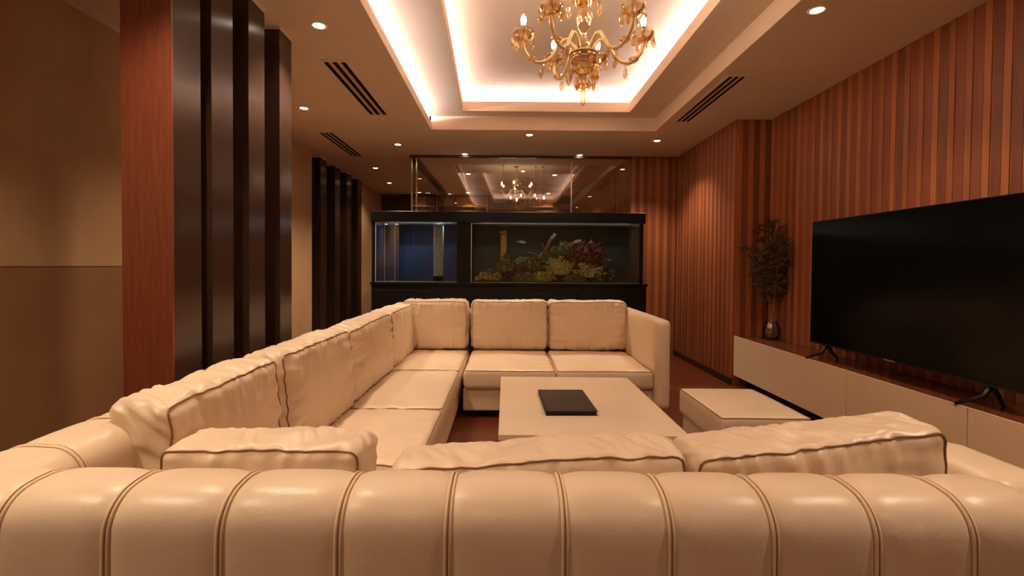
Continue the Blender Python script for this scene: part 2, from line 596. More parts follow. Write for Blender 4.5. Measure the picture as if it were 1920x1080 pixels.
downlight(-1.281, 3.294, 'recessed round downlight right beside the tall wooden slat columns', power=.6)
downlight(-2.11, 5.026, 'recessed round downlight between the tall slat columns and the further ceiling vent', power=1.0)
downlight(-1.465, 6.501, 'recessed round downlight in front of the glass partition corner post')
downlight(.283, 5.976, 'recessed round downlight between the lit coffer and the glass partition')
downlight(1.933, 6.205, 'recessed round downlight past the end of the ceiling vent along the strip wall', power=.7)
downlight(1.943, 3.049, 'recessed round downlight in the ceiling above the television console', power=.5)
downlight(-2.196, 8.083, 'recessed round downlight in the corridor beside the small far slats', power=.35)
downlight(-2.317, 9.541, 'recessed round downlight deepest in the corridor near its dark end wall', power=.25)
downlight(-1.62, 9.043, 'recessed round downlight in corridor ceiling just outside the glazed room', power=.25)
downlight(-1.74, 10.80, 'recessed round downlight at the dark end wall just outside the glazed room', power=.25)
downlight(-.607, 7.03, 'recessed round downlight against the glass partition nearer its corner post', power=.4)
downlight(1.068, 7.04, 'recessed round downlight against the glass partition nearer the wood strip wall', power=.1)
# the ceiling's rows of downlights go on above and behind the camera
for x, y, pw, side, lb in ((-1.32, 1.70, .7, 'column', 'recessed round downlight in the ceiling in front of the reddish column'),
                           (1.943, 1.0, .8, 'console', 'recessed round downlight over the end of the sofa nearest the console'),
                           (-1.95, .4, .9, 'aisle', 'recessed round downlight over the aisle along the fabric wall'),
                           (-.35, -.9, .32, 'rear_aisle', 'recessed round downlight behind the channelled sofa on the fabric wall half'),
                           (1.3, -.9, .32, 'rear_console', 'recessed round downlight behind the channelled sofa on the strip wall half')):
    downlight(x, y, lb, 'downlights over and behind the channelled sofa', power=pw, side=side)

# ------------------------------------------------------------------ ceiling vents
def vent(x0, x1, y0, y1, label):
    o = tag(empty('ceiling_vent', ((x0 + x1) / 2, (y0 + y1) / 2, CE)), label, 'vent', 'slot vents in the ceiling')
    hx, hy = (x1 - x0) / 2, (y1 - y0) / 2
    b = .028
    boxes('frame', [((-hx, -hy, -.006), (-hx + b, hy, 0)), ((hx - b, -hy, -.006), (hx, hy, 0)), ((-hx + b, -hy, -.006), (hx - b, -hy + b, 0)), ((-hx + b, hy - b, -.006), (hx - b, hy, 0))], M['ceil'], o)
    box('duct', (-hx + b, -hy + b, -.0015), (hx - b, hy - b, 0), M['ventdark'], o)
    wi = 2 * (hx - b)
    # four dark slots, three bars
    ns = 3
    slot = wi / (ns + (ns - 1) * .75)
    for k in range(ns - 1):
        xa = -hx + b + slot * (k + 1) + slot * .75 * k
        box('bar', (xa, -hy + b, -.006), (xa + slot * .75, hy - b, -.0015), M['ventbar'], o)
    return o
vent(-1.50, -1.265, 3.84, 5.24, 'long slot air vent beside the lit coffer by the tall slat columns')
vent(-2.335, -2.12, 5.90, 7.22, 'slot air vent in the corridor ceiling beside the small far slats')
vent(1.855, 2.05, 4.07, 5.40, 'long slot air vent beside the coffer along the wood strip wall')

# ------------------------------------------------------------------ slat columns
def slat(x0, x1, y0, y1, mat, label, group, front=None):
    o = tag(empty('slat_column', ((x0 + x1) / 2, (y0 + y1) / 2, 0)), label, 'column', group)
    hx, hy = (x1 - x0) / 2, (y1 - y0) / 2
    box('shaft', (-hx, -hy + (.012 if front else 0), 0), (hx, hy, CE - .018), mat, o, .003, 1)
    if front:
        box('front_veneer', (-hx, -hy, 0), (hx, -hy + .012, CE - .018), front, o)
    box('cap_trim', (-hx - .003, -hy - .003, CE - .018), (hx + .003, hy + .003, CE), M['ceil2'], o)
    return o
slat(-1.79, -1.555, 2.241, 2.457, M['pillar_dark'], 'tall dark wooden column with a broad reddish front face', 'tall slat columns', M['pillar'])
slat(-1.79, -1.555, 2.546, 2.746, M['pillar_dark'], 'tall dark wooden column right behind the reddish fronted one', 'tall slat columns')
slat(-1.79, -1.555, 2.911, 3.104, M['pillar_dark'], 'tall dark wooden column third in the row of slats, counted from the reddish one', 'tall slat columns')
slat(-1.79, -1.555, 3.309, 3.491, M['pillar_dark'], 'tall dark wooden column last in the row, next to the corridor', 'tall slat columns')
far_names = ['small far slat column beside the bare corridor wall', 'small far slat column second from the bare corridor wall', 'small far slat column third from the bare corridor wall', 'small far slat column deepest in the corridor niche']
for i, y in enumerate((7.24, 7.85, 8.43, 9.05)):
    slat(-3.0, -2.79, y, y + .24, M['pillar_dark'], far_names[i], 'far slat columns in the niche')

# ------------------------------------------------------------------ glazed room behind the tank
gp = struct(empty('window_1', (0, 7.12, 0)))
box('pane', (-1.33, -.006, 0), (.955, .006, CE - .03), M['glass'], gp)
box('pane', (.965, -.006, 0), (1.84, .006, CE - .03), M['glass'], gp)
box('head_channel', (-1.42, -.03, CE - .03), (1.84, .03, CE), M['wallD'], gp)
box('post', (-1.335, -.012, 0), (-1.318, .012, CE - .03), M['steel'], gp)
box('post', (.952, -.012, 0), (.968, .012, CE - .03), M['steel'], gp)
gs = struct(empty('window_2', (-1.40, 7.15, 0)))
box('pane', (-.006, .02, 0), (.006, 3.85, CE - .03), M['glass'], gs)
box('post', (-.01, -.01, 0), (.01, .012, CE - .03), M['steel'], gs)
box('head_channel', (-.04, .02, CE - .03), (.07, 3.9, CE), M['wallD'], gs)
# ceiling of the glazed room, a shallow tray with a stepped border
c2 = struct(boxes('ceiling_glazed_room', [((OX0, 7.14, CE), (OX1, 7.75, CE + .02)), ((OX0, 10.4, CE), (OX1, 11.1, CE + .02)),
                                          ((OX0, 7.75, CE + .09), (OX1, 10.4, CE + .11)), ((OX0 - .02, 7.75, CE + .02), (OX0, 10.4, CE + .09)),
                                          ((OX1, 7.75, CE + .02), (OX1 + .02, 10.4, CE + .09)), ((OX0, 7.73, CE + .02), (OX1, 7.75, CE + .11)), ((OX0, 10.4, CE + .02), (OX1, 10.42, CE + .11))], M['ceil']))
for k, (zz, yy) in enumerate(((.0, .0), (.03, .07))):
    boxes('tray_moulding', [((OX0 + yy, 7.75 + yy, CE + zz), (OX0 + yy + .05, 10.4 - yy, CE + zz + .06)), ((1.25 - yy, 7.75 + yy, CE + zz), (1.30 - yy, 10.4 - yy, CE + zz + .06)),
                            ((OX0 + yy, 10.35 - yy, CE + zz), (1.3 - yy, 10.4 - yy, CE + zz + .06))], M['ceil2'], c2)
# slanted wood side wall
wg = struct(prism('wall_glazed_side', [(1.86, 7.17), (1.50, 11.05), (1.60, 11.05), (2.0, 7.17)], 0, CE, M['sC']))
dv = Vector((1.50 - 1.86, 11.05 - 7.17, 0)).normalized()
strip_wall(wg, (1.86, 7.17, 0), (1.80, 7.82, 0), (-dv.y, dv.x, 0), 0, CE, 9)
box('gloss_panel', (1.768, 7.84, 0), (1.80, 7.86, CE - .03), M['sB'], wg)
ds = tag(empty('wall_screen', (1.72, 8.55, 1.75)), 'dark flat screen on the wood side wall of the glazed room', 'screen')
v = []
for a in (-.62, .62):
    for t in (0, .04):
        for z in (-.35, .44):
            v.append((dv.x * a - dv.y * t * 1.0, dv.y * a + dv.x * t, z))
mesh_obj('bezel', v, [(0, 1, 3, 2), (4, 6, 7, 5), (0, 4, 5, 1), (2, 3, 7, 6), (0, 2, 6, 4), (1, 5, 7, 3)], M['tv'], ds)
v2 = [(dv.x * a - dv.y * .042, dv.y * a + dv.x * .042, z) for a, z in ((-.6, -.33), (.6, -.33), (.6, .42), (-.6, .42))]
mesh_obj('screen', v2, [(0, 1, 2, 3)], M['screen'], ds)
# glossy panels on the far wall
for i, (x0, x1, z0, z1, lb) in enumerate([(-1.16, -.46, 2.63, 2.86, 'wide glossy tan panel high on far wall beside the narrow one'), (.60, 1.07, 2.64, 2.87, 'glossy tan panel high on far wall next to the small chandelier'),
                                          (-1.46, -1.22, 2.65, 2.83, 'narrow dull tan panel high on far wall at the glazed room corner')]):
    o = tag(empty('wall_panel', ((x0 + x1) / 2, 11.05, z0)), lb, 'wall panel', 'tan panels on the far wall')
    hw = (x1 - x0) / 2
    box('board', (-hw, -.03, .015), (hw, 0, z1 - z0), M['tile'], o, .004, 1)
    box('ledge', (-hw, -.06, 0), (hw, 0, .015), M['steel'], o)
for x, lb in ((-1.20, 'thin steel upright on the far wall beside the narrow tan panel'), (-.44, 'thin steel upright on the far wall beside the wide tan panel')):
    o = tag(empty('steel_upright', (x, 11.0, 0)), lb, 'upright', 'uprights on the far wall')
    box('rod', (-.012, -.012, 0), (.012, .012, CE - .01), M['steel'], o, .003, 1)
    box('foot_plate', (-.03, -.03, 0), (.03, .03, .008), M['steel'], o)
for x, y, lb in ((-.05, 8.2, 'thin dark cable hanging between the small chandelier and the wide tan panel'), (.50, 8.25, 'thin dark cable hanging right beside the bulbs of the small chandelier'), (.63, 8.3, 'thin dark cable hanging between the small chandelier and the steel glass post')):
    o = tag(empty('ceiling_cable', (x, y, CE + .088)), lb, 'cable', 'hanging cables in the glazed room')
    tube('cable', [(0, 0, 0), (0, 0, -.5), (0, 0, -1.2)], .0025, M['black'], o, 6)
    lathe('ceiling_cup', [(0, -.012), (.012, -.012), (.016, 0)], M['black'], o, 12)
    box('counterweight', (-.008, -.008, -1.24), (.008, .008, -1.2), M['black'], o, .002, 1)
downlight(-.712, 9.005, 'recessed round downlight in tray ceiling above the wide tan panel', power=1.3, z=CE + .088)
downlight(.907, 9.045, 'recessed round downlight in tray ceiling beside the small chandelier', power=1.3, z=CE + .088)
downlight(-.851, 10.75, 'recessed round downlight at far wall over the wide tan panel', power=.5)
downlight(.94, 10.75, 'recessed round downlight at far wall over the other glossy tan panel', power=.5)

# ------------------------------------------------------------------ aquarium
AY, AD = 5.75, .62
aq = tag(empty('aquarium', (0, AY, 0)), 'long black framed aquarium cabinet with two tanks behind the sofa', 'aquarium')
box('cabinet', (-1.61, 0, .05), (1.69, AD, 1.06), M['blackwood'], aq, .006, 1)
box('plinth', (-1.58, .03, 0), (1.66, AD - .02, .05), M['plinth'], aq)
for x0, x1 in ((-1.60, -.79), (-.78, .03), (.04, .85), (.86, 1.68)):
    d = box('cabinet_door', (x0, -.016, .08), (x1, 0, 1.0), M['blackwood'], aq, .004, 1)
    box('handle', (x1 - .06, -.03, .5), (x1 - .045, -.016, .66), M['steel'], d, .003, 1)
box('cabinet_ledge', (-1.62, -.02, 1.06), (1.70, AD, 1.095), M['black'], aq, .004, 1)
box('hood', (-1.615, -.02, 1.815), (1.665, AD, 1.94), M['black'], aq, .004, 1)
box('hood_rim', (-1.60, -.03, 1.815), (1.65, -.02, 1.83), M['black'], aq)
for x0, x1 in ((-1.605, -1.567), (-.585, -.419), (1.606, 1.645)):
    box('corner_post', (x0, 0, 1.095), (x1, .06, 1.815), M['black'], aq, .003, 1)
    box('corner_post', (x0, AD - .06, 1.095), (x1, AD, 1.815), M['black'], aq, .003, 1)
box('back_panel', (-1.567, AD - .05, 1.095), (-.585, AD - .03, 1.815), M['tankblue'], aq)
box('back_panel', (-.419, AD - .05, 1.095), (1.606, AD - .03, 1.815), M['tankback'], aq)
box('divider', (-.585, .06, 1.095), (-.419, AD - .06, 1.815), M['black'], aq)
for x0, x1 in ((-1.567, -.585), (-.419, 1.606)):
    box('front_pane', (x0, .012, 1.095), (x1, .020, 1.815), M['tank'], aq)
    box('side_pane', (x0, .02, 1.095), (x0 + .008, AD - .06, 1.815), M['baffle'], aq)
    box('side_pane', (x1 - .008, .02, 1.095), (x1, AD - .06, 1.815), M['baffle'], aq)
    box('gravel', (x0 + .01, .022, 1.095), (x1 - .01, AD - .052, 1.112 if x0 > -1 else 1.10), M['sand'], aq)
    box('water_surface', (x0 + .01, .022, 1.776), (x1 - .01, AD - .055, 1.779), M['water'], aq)
    # silicone joints along the pane
    box('silicone_seam', (x0 + .002, .008, 1.800), (x1 - .002, .012, 1.806), M['silicone'], aq)
    box('silicone_seam', (x0 + .002, .008, 1.096), (x1 - .002, .012, 1.100), M['silicone'], aq)
    box('silicone_seam', (x0 + .002, .008, 1.10), (x0 + .009, .012, 1.80), M['silicone'], aq)
for x0, x1 in ((-1.567, -1.558), (1.597, 1.606)):
    box('side_panel', (x0, .03, 1.10), (x1, AD - .05, 1.81), M['tankback'] if x0 > 0 else M['tankblue'], aq)
for x in (-1.46, -1.336):
    box('baffle_glass', (x, .03, 1.10), (x + .006, AD - .06, 1.80), M['baffle'], aq)
    box('baffle_edge', (x, .024, 1.10), (x + .006, .03, 1.80), M['silicone'], aq)
o = tag(empty('filter_block', (-.845, AY + .30, 1.10)), 'tall grey foam filter block standing inside the blue lit tank', 'filter')
box('foam', (-.058, -.05, .06), (.058, .05, .69), M['foam'], o, .008, 1)
box('base_block', (-.058, -.05, 0), (.058, .05, .06), M['black'], o)
o = tag(empty('overflow_pipe', (-.03, AY + .50, 1.112)), 'upright tan overflow pipe at the back of the reef tank', 'pipe')
lathe('pipe', [(.045, 0), (.045, .64)], M['tile'], o, 16)
lathe('collar', [(.045, .60), (.052, .60), (.052, .63), (.045, .63)], M['tile'], o, 16)
# tank lamps inside the hood
for nm, x0, x1, col, e, lb in (('tank_lamp', -1.5, -.65, (.72, .82, 1), 2.8, 'blue lamp'), ('tank_lamp', -.35, 1.55, (1, .90, .66), 2.6, 'warm white lamp')):
    L = bpy.data.lights.new(nm, 'AREA')
    L.shape = 'RECTANGLE'
    L.size = x1 - x0
    L.size_y = .06
    L.energy = e
    L.color = col
    lo = link(bpy.data.objects.new(nm, L), aq)
    lo.location = ((x0 + x1) / 2, .30, 1.811)

def rock(name, loc, size, mat, label, cat, seed, amp=.35, fr=3.0, group=None, sub=3):
    root = tag(empty(name, loc), label, cat, group)
    bm = bmesh.new()
    bmesh.ops.create_icosphere(bm, subdivisions=sub, radius=1)
    for vtx in bm.verts:
        p = vtx.co.copy()
        d_ = 1 + amp * nz(p.x * fr + seed, p.y * fr, p.z * fr) + amp * .6 * abs(nz(p.x * fr * 2.5, p.y * fr * 2.5 + seed, p.z * fr * 2.5))
        q = p * d_
        q.z = max(q.z, -.55)
        vtx.co = Vector((q.x * size[0], q.y * size[1], (q.z + .55) * size[2]))
    body = bm_obj('body', bm, mat, root, True)
    return root, body

def fronds(root, size, mat, seed, n, ll=.05, nm='frond_cluster'):
    rnd = random.Random(seed)
    v, f = [], []
    for k in range(n):
        a, b = rnd.uniform(0, 2 * PI), rnd.uniform(-.25, 1.0)
        s_ = math.sqrt(max(0, 1 - b * b))
        nrm = Vector((math.cos(a) * s_, math.sin(a) * s_, b))
        p = Vector((nrm.x * size[0], nrm.y * size[1], max(.004, (nrm.z + .55) * size[2]))) * rnd.uniform(.55, 1.0)
        d_ = (nrm + Vector((rnd.gauss(0, .5), rnd.gauss(0, .5), rnd.gauss(.25, .4)))).normalized()
        sd = d_.cross(Vector((rnd.gauss(0, 1), rnd.gauss(0, 1), rnd.gauss(0, 1)))).normalized()
        up_ = sd.cross(d_)
        L_ = ll * rnd.uniform(.5, 1.2)
        W_ = L_ * rnd.uniform(.3, .6)
        i0 = len(v)
        for t, wf, lift in ((0, .25, 0), (.5, .9, .12), (1, .6, -.08)):
            for q in (-1, -.3, .4, 1):
                v.append(p + d_ * (L_ * t) + sd * (W_ * wf * q) + up_ * (L_ * (lift + rnd.uniform(-.12, .12))))
        for i in range(2):
            for j in range(3):
                c = i0 + i * 4 + j
                f.append((c, c + 1, c + 5, c + 4))
    for p in v:
        p.z = max(p.z, .003)
    o = mesh_obj(nm, v, f, mat, root, True)
    o['kind'] = 'stuff'
    return o
TZ = 1.112
reef = [('reef_rock', (-.22, .30), (.19, .12, .08), 'rock', 'low brown reef rock under the flat coral by the tank divider', 'rock'),
        ('reef_rock', (.26, .34), (.26, .13, .17), 'rock', 'big dark reef rock below the driftwood branch', 'rock'),
        ('reef_rock', (.72, .36), (.30, .13, .24), 'rock', 'large brown reef rock under the red coral', 'rock'),
        ('reef_rock', (1.10, .34), (.24, .13, .15), 'rock', 'brown reef rock at the end of the reef', 'rock')]
for i, (nm, (x, y), sz, mt, lb, ct) in enumerate(reef):
    r_, b_ = rock(nm, (x, AY + y, TZ), sz, M[mt], lb, ct, i * 7.3, .5, group='rocks in the reef tank', sub=4)
    fronds(r_, sz, M['cor_g' if i % 2 else 'rock'], 90 + i, 120, .04, 'algae_tufts')
cor = [((-.20, .16), (.13, .07, .05), 'cor_y', 'flat yellowish coral spread low beside the tank divider', 0),
       ((.02, .20), (.10, .07, .12), 'cor_g', 'rounded olive coral in front of the overflow pipe', .12),
       ((.24, .12), (.15, .06, .05), 'cor_g', 'low olive coral on the gravel near the front pane', 0),
       ((.34, .24), (.12, .07, .10), 'cor_g', 'olive coral perched under the driftwood branch', .14),
       ((.66, .16), (.16, .08, .13), 'cor_y', 'bright yellow coral in the middle of the reef', .08),
       ((1.02, .14), (.17, .07, .10), 'cor_y', 'yellow coral mound below the red coral', .05),
       ((1.20, .16), (.16, .07, .07), 'cor_g', 'olive coral at the far end of the reef', 0),
       ((.46, .11), (.12, .06, .06), 'cor_y', 'small yellow coral on the gravel in front of the big dark rock', 0),
       ((.84, .11), (.12, .05, .05), 'cor_g', 'low olive coral between the two largest yellow corals', 0),
       ((.52, .30), (.12, .07, .08), 'cor_g', 'olive coral just beyond the foot of the driftwood', .22),
       ((.72, .30), (.14, .08, .08), 'cor_g', 'olive coral high on the reef beside the red coral', .33)]
for i, ((x, y), sz, mt, lb, dz) in enumerate(cor):
    r_, b_ = rock('coral', (x, AY + y, TZ + dz), sz, M[mt], lb, 'coral', 31 + i * 5.1, .3, 4.0, 'corals in the reef tank')
    fronds(r_, tuple(1.05 * q for q in sz), M[mt], i, 130, .045)
    b_.scale = (.8, .8, .75)
r_, b_ = rock('coral', (.98, AY + .30, TZ + .18), (.26, .10, .18), M['cor_r'], 'bushy dark red coral on top of the reef', 'coral', 77, .35, 3.4, 'corals in the reef tank')
fronds(r_, (.29, .11, .19), M['cor_r'], 5, 260, .06)
b_.scale = (.8, .8, .8)
rb = bmesh.new()
rnd = random.Random(4)
for k in range(34):
    a = rnd.uniform(.1, PI - .1)
    L_ = rnd.uniform(.16, .30)
    p0 = Vector((0, 0, .12))
    p1 = p0 + Vector((math.cos(a) * L_ * 1.3, rnd.uniform(-.06, .06), math.sin(a) * L_ * .8))
    pm = (p0 + p1) / 2 + Vector((0, 0, .03))
    v, f = tube_data([p0, pm, p1], [.010, .007, .003], 5)
    vs = [rb.verts.new(x) for x in v]
    for q in f:
        rb.faces.new([vs[i] for i in q])
o = bm_obj('branch_cluster', rb, M['cor_r'], r_, True)
o['kind'] = 'stuff'
dw = tag(empty('driftwood', (.36, AY + .26, TZ + .24)), 'slanting brown driftwood branch rising from the reef', 'driftwood')
tube('trunk', [(-.02, 0, -.12), (.04, 0, 0), (.14, .0, .14), (.22, .0, .30), (.25, 0, .36)], [.035, .032, .026, .016, .008], M['drift'], dw, 8)
tube('twig', [(.06, 0, .02), (.0, -.02, .10), (-.10, -.03, .12)], [.018, .012, .005], M['drift'], dw, 6)
tube('twig', [(.12, 0, .12), (.10, -.03, .2), (.08, -.04, .24)], [.016, .010, .004], M['drift'], dw, 6)
def fish(x, z, y, L_, ang, label):
    root = tag(empty('fish', (x, AY + y, z)), label, 'fish', 'fish in the reef tank')
    pts = [(-L_ / 2, 0, 0), (-L_ * .3, 0, 0), (0, 0, 0), (L_ * .3, 0, 0), (L_ / 2, 0, 0)]
    v, f = tube_data(pts, [.004, L_ * .12, L_ * .17, L_ * .13, .004], 10)
    b = mesh_obj('body', [(p[0], p[1] * .45, p[2]) for p in v], f, M['fish'], root, True)
    mesh_obj('tail_fin', [(-L_ * .46, -.001, 0), (-L_ * .66, -.001, L_ * .14), (-L_ * .6, -.001, 0), (-L_ * .66, -.001, -L_ * .14), (-L_ * .46, .001, 0), (-L_ * .66, .001, L_ * .14), (-L_ * .6, .001, 0), (-L_ * .66, .001, -L_ * .14)],
             [(0, 1, 2), (0, 2, 3), (4, 6, 5), (4, 7, 6)], M['fish'], root)
    mesh_obj('back_fin', [(-L_ * .2, -.001, L_ * .14), (L_ * .1, -.001, L_ * .15), (-.02 * L_, -.001, L_ * .26), (-L_ * .2, .001, L_ * .14), (L_ * .1, .001, L_ * .15), (-.02 * L_, .001, L_ * .26)], [(0, 1, 2), (3, 5, 4)], M['fish'], root)
    root.rotation_euler = (0, ang, 0)
fish(.20, 1.592, .18, .11, .12, 'small silver fish swimming level in open water')
fish(.58, 1.655, .22, .12, -.75, 'slim silver fish slanting upward above the driftwood')
fish(.88, 1.605, .22, .12, -.25, 'pale fish hovering above the red coral')

# keep everything that lives in the reef tank inside its glass
for o in list(COL.objects):
    if o.parent and o.parent.name.split('.')[0] in ('coral', 'reef_rock', 'driftwood'):
        L0 = o.parent.location
        sx, sy, sz_ = o.scale
        for vtx in o.data.vertices:
            vtx.co.x = min(max(vtx.co.x, (-.40 - L0.x) / sx), (1.585 - L0.x) / sx)
            vtx.co.y = min(max(vtx.co.y, (AY + .026 - L0.y) / sy), (AY + .56 - L0.y) / sy)
# ------------------------------------------------------------------ sofas
def channels(parent, seams, prof, place, bulge=.013, enddrop=None, name='back_channel', pipe_from=None):
    # prof: list of (depth, height); seams along the run; place(run, depth, height) -> world
    N = len(prof)
    nrm = []
    for i in range(N):
        a, b = prof[max(0, i - 1)], prof[min(N - 1, i + 1)]
        t = Vector((b[0] - a[0], b[1] - a[1])).normalized()
        nrm.append(Vector((-t.y, t.x)))
    T = 14
    for s in range(len(seams) - 1):
        x0, x1 = seams[s], seams[s + 1]
        verts, faces = [], []
        for k in range(T + 1):
            t = -1 + 2 * k / T
            t = math.copysign(1 - (1 - abs(t)) ** 1.7, t)
            x = (x0 + x1) / 2 + t * (x1 - x0) / 2
            off = bulge * (1 - abs(t) ** 4.5) - .003
            for i, (dp, hz) in enumerate(prof):
                p = Vector((dp, hz)) + nrm[i] * off
                dr = enddrop(x) if enddrop else 0
                verts.append(place(x, p.x + dr * .4 * (1 if i < N / 2 else -1), p.y - dr))
        for k in range(T):
            for i in range(N - 1):
                faces.append((k * N + i, (k + 1) * N + i, (k + 1) * N + i + 1, k * N + i + 1))
        if s == 0:
            faces.append(tuple(range(N)))
        if s == len(seams) - 2:
            faces.append(tuple(range(T * N, T * N + N)))
        ob = mesh_obj(name, verts, faces, M['leather'], parent, True)
        bmm = bmesh.new()
        bmm.from_mesh(ob.data)
        bmesh.ops.recalc_face_normals(bmm, faces=bmm.faces)
        bmm.to_mesh(ob.data)
        bmm.free()
        if s > 0:
            for dx, mt, rr, oo in ((-.0042, 'pipe_light', .0040, .0035), (.0042, 'pipe_light', .0036, .0025), (0, 'seam', .0020, .0050)):
                pts = []
                for i, (dp, hz) in enumerate(prof):
                    p = Vector((dp, hz)) + nrm[i] * oo
                    dr = enddrop(x0) if enddrop else 0
                    pts.append(place(x0 + dx, p.x + dr * .4 * (1 if i < N / 2 else -1), p.y - dr))
                tube('piping', pts, rr, M[mt], ob, 6)

def arc(cx_, cz_, r_, a0, a1, n):
    return [(cx_ + r_ * math.cos(math.radians(a0 + (a1 - a0) * k / n)), cz_ + r_ * math.sin(math.radians(a0 + (a1 - a0) * k / n))) for k in range(n + 1)]
def back_l(parent, org, y0, y1, sd, en):
    cushion('back_cushion', (-1.135 - org[0], y0 + .003 - org[1], .42), (-.935 - org[0], y1 - .003 - org[1], .872), parent, M['leather'], .038, .022, 0, sd, .022, .013, ends=en, run=1, pipes=(1,), res=84,
            warp=lambda q, n: Vector((q.x - .03 * (n.z + 1) / 2, q.y, q.z)))
# front unit, its channelled back turned to the camera
fs = tag(empty('sectional_sofa', (0, 1.2, 0)), 'cream leather sofa section with vertical channelled back and loose cushions', 'sofa', 'sections of the cream leather sofa')
prof = [(.95, .08), (.95, .3), (.95, .5), (.95, .62), (.951, .70), (.952, .735)] + arc(1.027, .748, .074, 172, 97, 9) + [(1.04, .824), (1.07, .824), (1.095, .818), (1.12, .803), (1.145, .778), (1.165, .74), (1.175, .69), (1.18, .55), (1.18, .42)]
seams = [-1.29, -1.235, -1.02, -.798, -.570, -.332, -.1125, .1235, .337, .546, .751, .946, 1.15, 1.30]
channels(fs, seams, prof, lambda x, d, h: (x, d - 1.2, h), enddrop=lambda x: max(0, x - 1.03) ** 2 * 1.3)
# closing end cap pieces
box('end_panel', (-1.29, -.24, .08), (-1.27, .0, .72), M['leather'], fs, .008)
box('end_panel', (1.28, -.24, .08), (1.30, .0, .68), M['leather'], fs, .008)
box('base', (-1.25, -.20, .05), (1.40, .82, .24), M['leather'], fs, .02)
for x in (-1.15, 1.3):
    for y in (-.15, .75):
        lathe('foot', [(.0, 0), (.025, 0), (.028, .05), (0, .05)], M['black'], fs, 12, (x, y, 0))
profL = [(0, .08), (0, .3), (0, .6), (.002, .70)] + arc(.09, .75, .088, 172, 96, 7) + [(.11, .838), (.14, .836)] + arc(.15, .756, .08, 84, 6, 6) + [(.232, .66), (.232, .42)]
profL = [(a_, b_ - .004) for a_, b_ in profL]
channels(fs, [1.06, 1.205, 1.43, 1.66, 1.88, 2.05], profL, lambda x, d, h: (-1.29 + d, x - 1.2, h), bulge=.010)
back_l(fs, (0, 1.2), 1.36, 2.045, 41, (.02, .03))
for x0, x1, sd in ((-1.04, -.28, 1), (-.28, .50, 2), (.50, 1.20, 3)):
    cushion('seat_cushion', (x0 + .004, .03, .24), (x1 - .004, .83, .425), fs, M['leather'], .05, .014, 2, sd, .004, .004, res=24, pipes=(1,))
cushion('arm', (1.225, -.02, .06), (1.455, .34, .765), fs, M['leather'], .075, .012, 0, 4, .003, .003, pipes=(), res=26)
cushion('back_cushion', (-.935, .085, .43), (-.392, .275, .765), fs, M['leather'], .032, .018, 1, 12, .016, .010, ends=(.030, .034), run=0, pipes=(-1,), res=76)
cushion('back_cushion', (-.318, .085, .43), (.492, .30, .75), fs, M['leather'], .034, .018, 1, 15, .018, .014, ends=(-.010, .052), run=0, pipes=(-1,), res=84)
cushion('back_cushion', (.520, .085, .43), (1.215, .31, .78), fs, M['leather'], .036, .018, 1, 18, .018, .013, ends=(-.008, .080), run=0, pipes=(-1,), res=84)

# long side unit along the slat columns
ls = tag(empty('sectional_sofa', (-.9, 3.2, 0)), 'long cream leather sofa section with wrinkled back cushions beside the slat columns', 'sofa', 'sections of the cream leather sofa')
ox, oy = -.9, 3.2
ysm = [2.075, 2.6, 3.1, 3.6, 4.1, 4.6, 5.1, 5.34]
channels(ls, ysm, profL, lambda x, d, h: (-1.29 + d - ox, x - oy, h), bulge=.010)
box('base', (-1.25 - ox, 2.09 - oy, .06), (-.40 - ox, 5.05 - oy, .25), M['leather'], ls, .015)
for x in (-1.2, -.46):
    for y in (2.2, 4.9):
        lathe('foot', [(.0, 0), (.025, 0), (.028, .06), (0, .06)], M['black'], ls, 12, (x - ox, y - oy, 0))
for y0, y1, sd in ((2.10, 2.94, 21), (2.94, 4.03, 22), (4.03, 5.00, 23)):
    cushion('seat_cushion', (-1.05 - ox, y0 + .003 - oy, .25), (-.375 - ox, y1 - .003 - oy, .42), ls, M['leather'], .045, .016, 2, sd, .009, .006, res=44, pipes=(1,), pipe_mat=M['seam'], crease=7)
for y0, y1, sd, en in ((2.075, 2.99, 42, (.03, .02)), (2.99, 4.06, 43, (.02, .025)), (4.06, 5.10, 44, (.025, .03))):
    back_l(ls, (ox, oy), y0, y1, sd, en)
box('corner_back', (-1.06 - ox, 5.17 - oy, .064), (-.375 - ox, 5.36 - oy, .84), M['leather'], ls, .05, 4)
cushion('back_cushion', (-1.06 - ox, 4.95 - oy, .425), (-.388 - ox, 5.17 - oy, .94), ls, M['leather'], .055, .028, 1, 61, .018, .010, run=0, pipes=(-1,), pipe_mat=M['seam'], res=72)

# back unit in front of the aquarium
bs = tag(empty('sectional_sofa', (.3, 4.7, 0)), 'cream leather sofa section with square armrest in front of the aquarium', 'sofa', 'sections of the cream leather sofa')
ox, oy = .3, 4.7
box('base', (-.355 - ox, 4.055 - oy, .064), (1.26 - ox, 5.2 - oy, .25), M['leather'], bs, .012)
for x in (-.2, 1.25):
    for y in (4.2, 5.1):
        lathe('foot', [(.0, 0), (.025, 0), (.028, .064), (0, .064)], M['black'], bs, 12, (x - ox, y - oy, 0))
box('back_frame', (-.35 - ox, 5.17 - oy, .064), (1.38 - ox, 5.36 - oy, .84), M['leather'], bs, .05, 4)
for x0, x1, sd in ((-.350, .434, 51), (.434, 1.256, 52)):
    cushion('seat_cushion', (x0 + .003 - ox, 4.02 - oy, .256), (x1 - .003 - ox, 5.0 - oy, .42), bs, M['leather'], .035, .014, 2, sd, .007, .005, res=44, pipes=(1,), pipe_mat=M['seam'], crease=7)
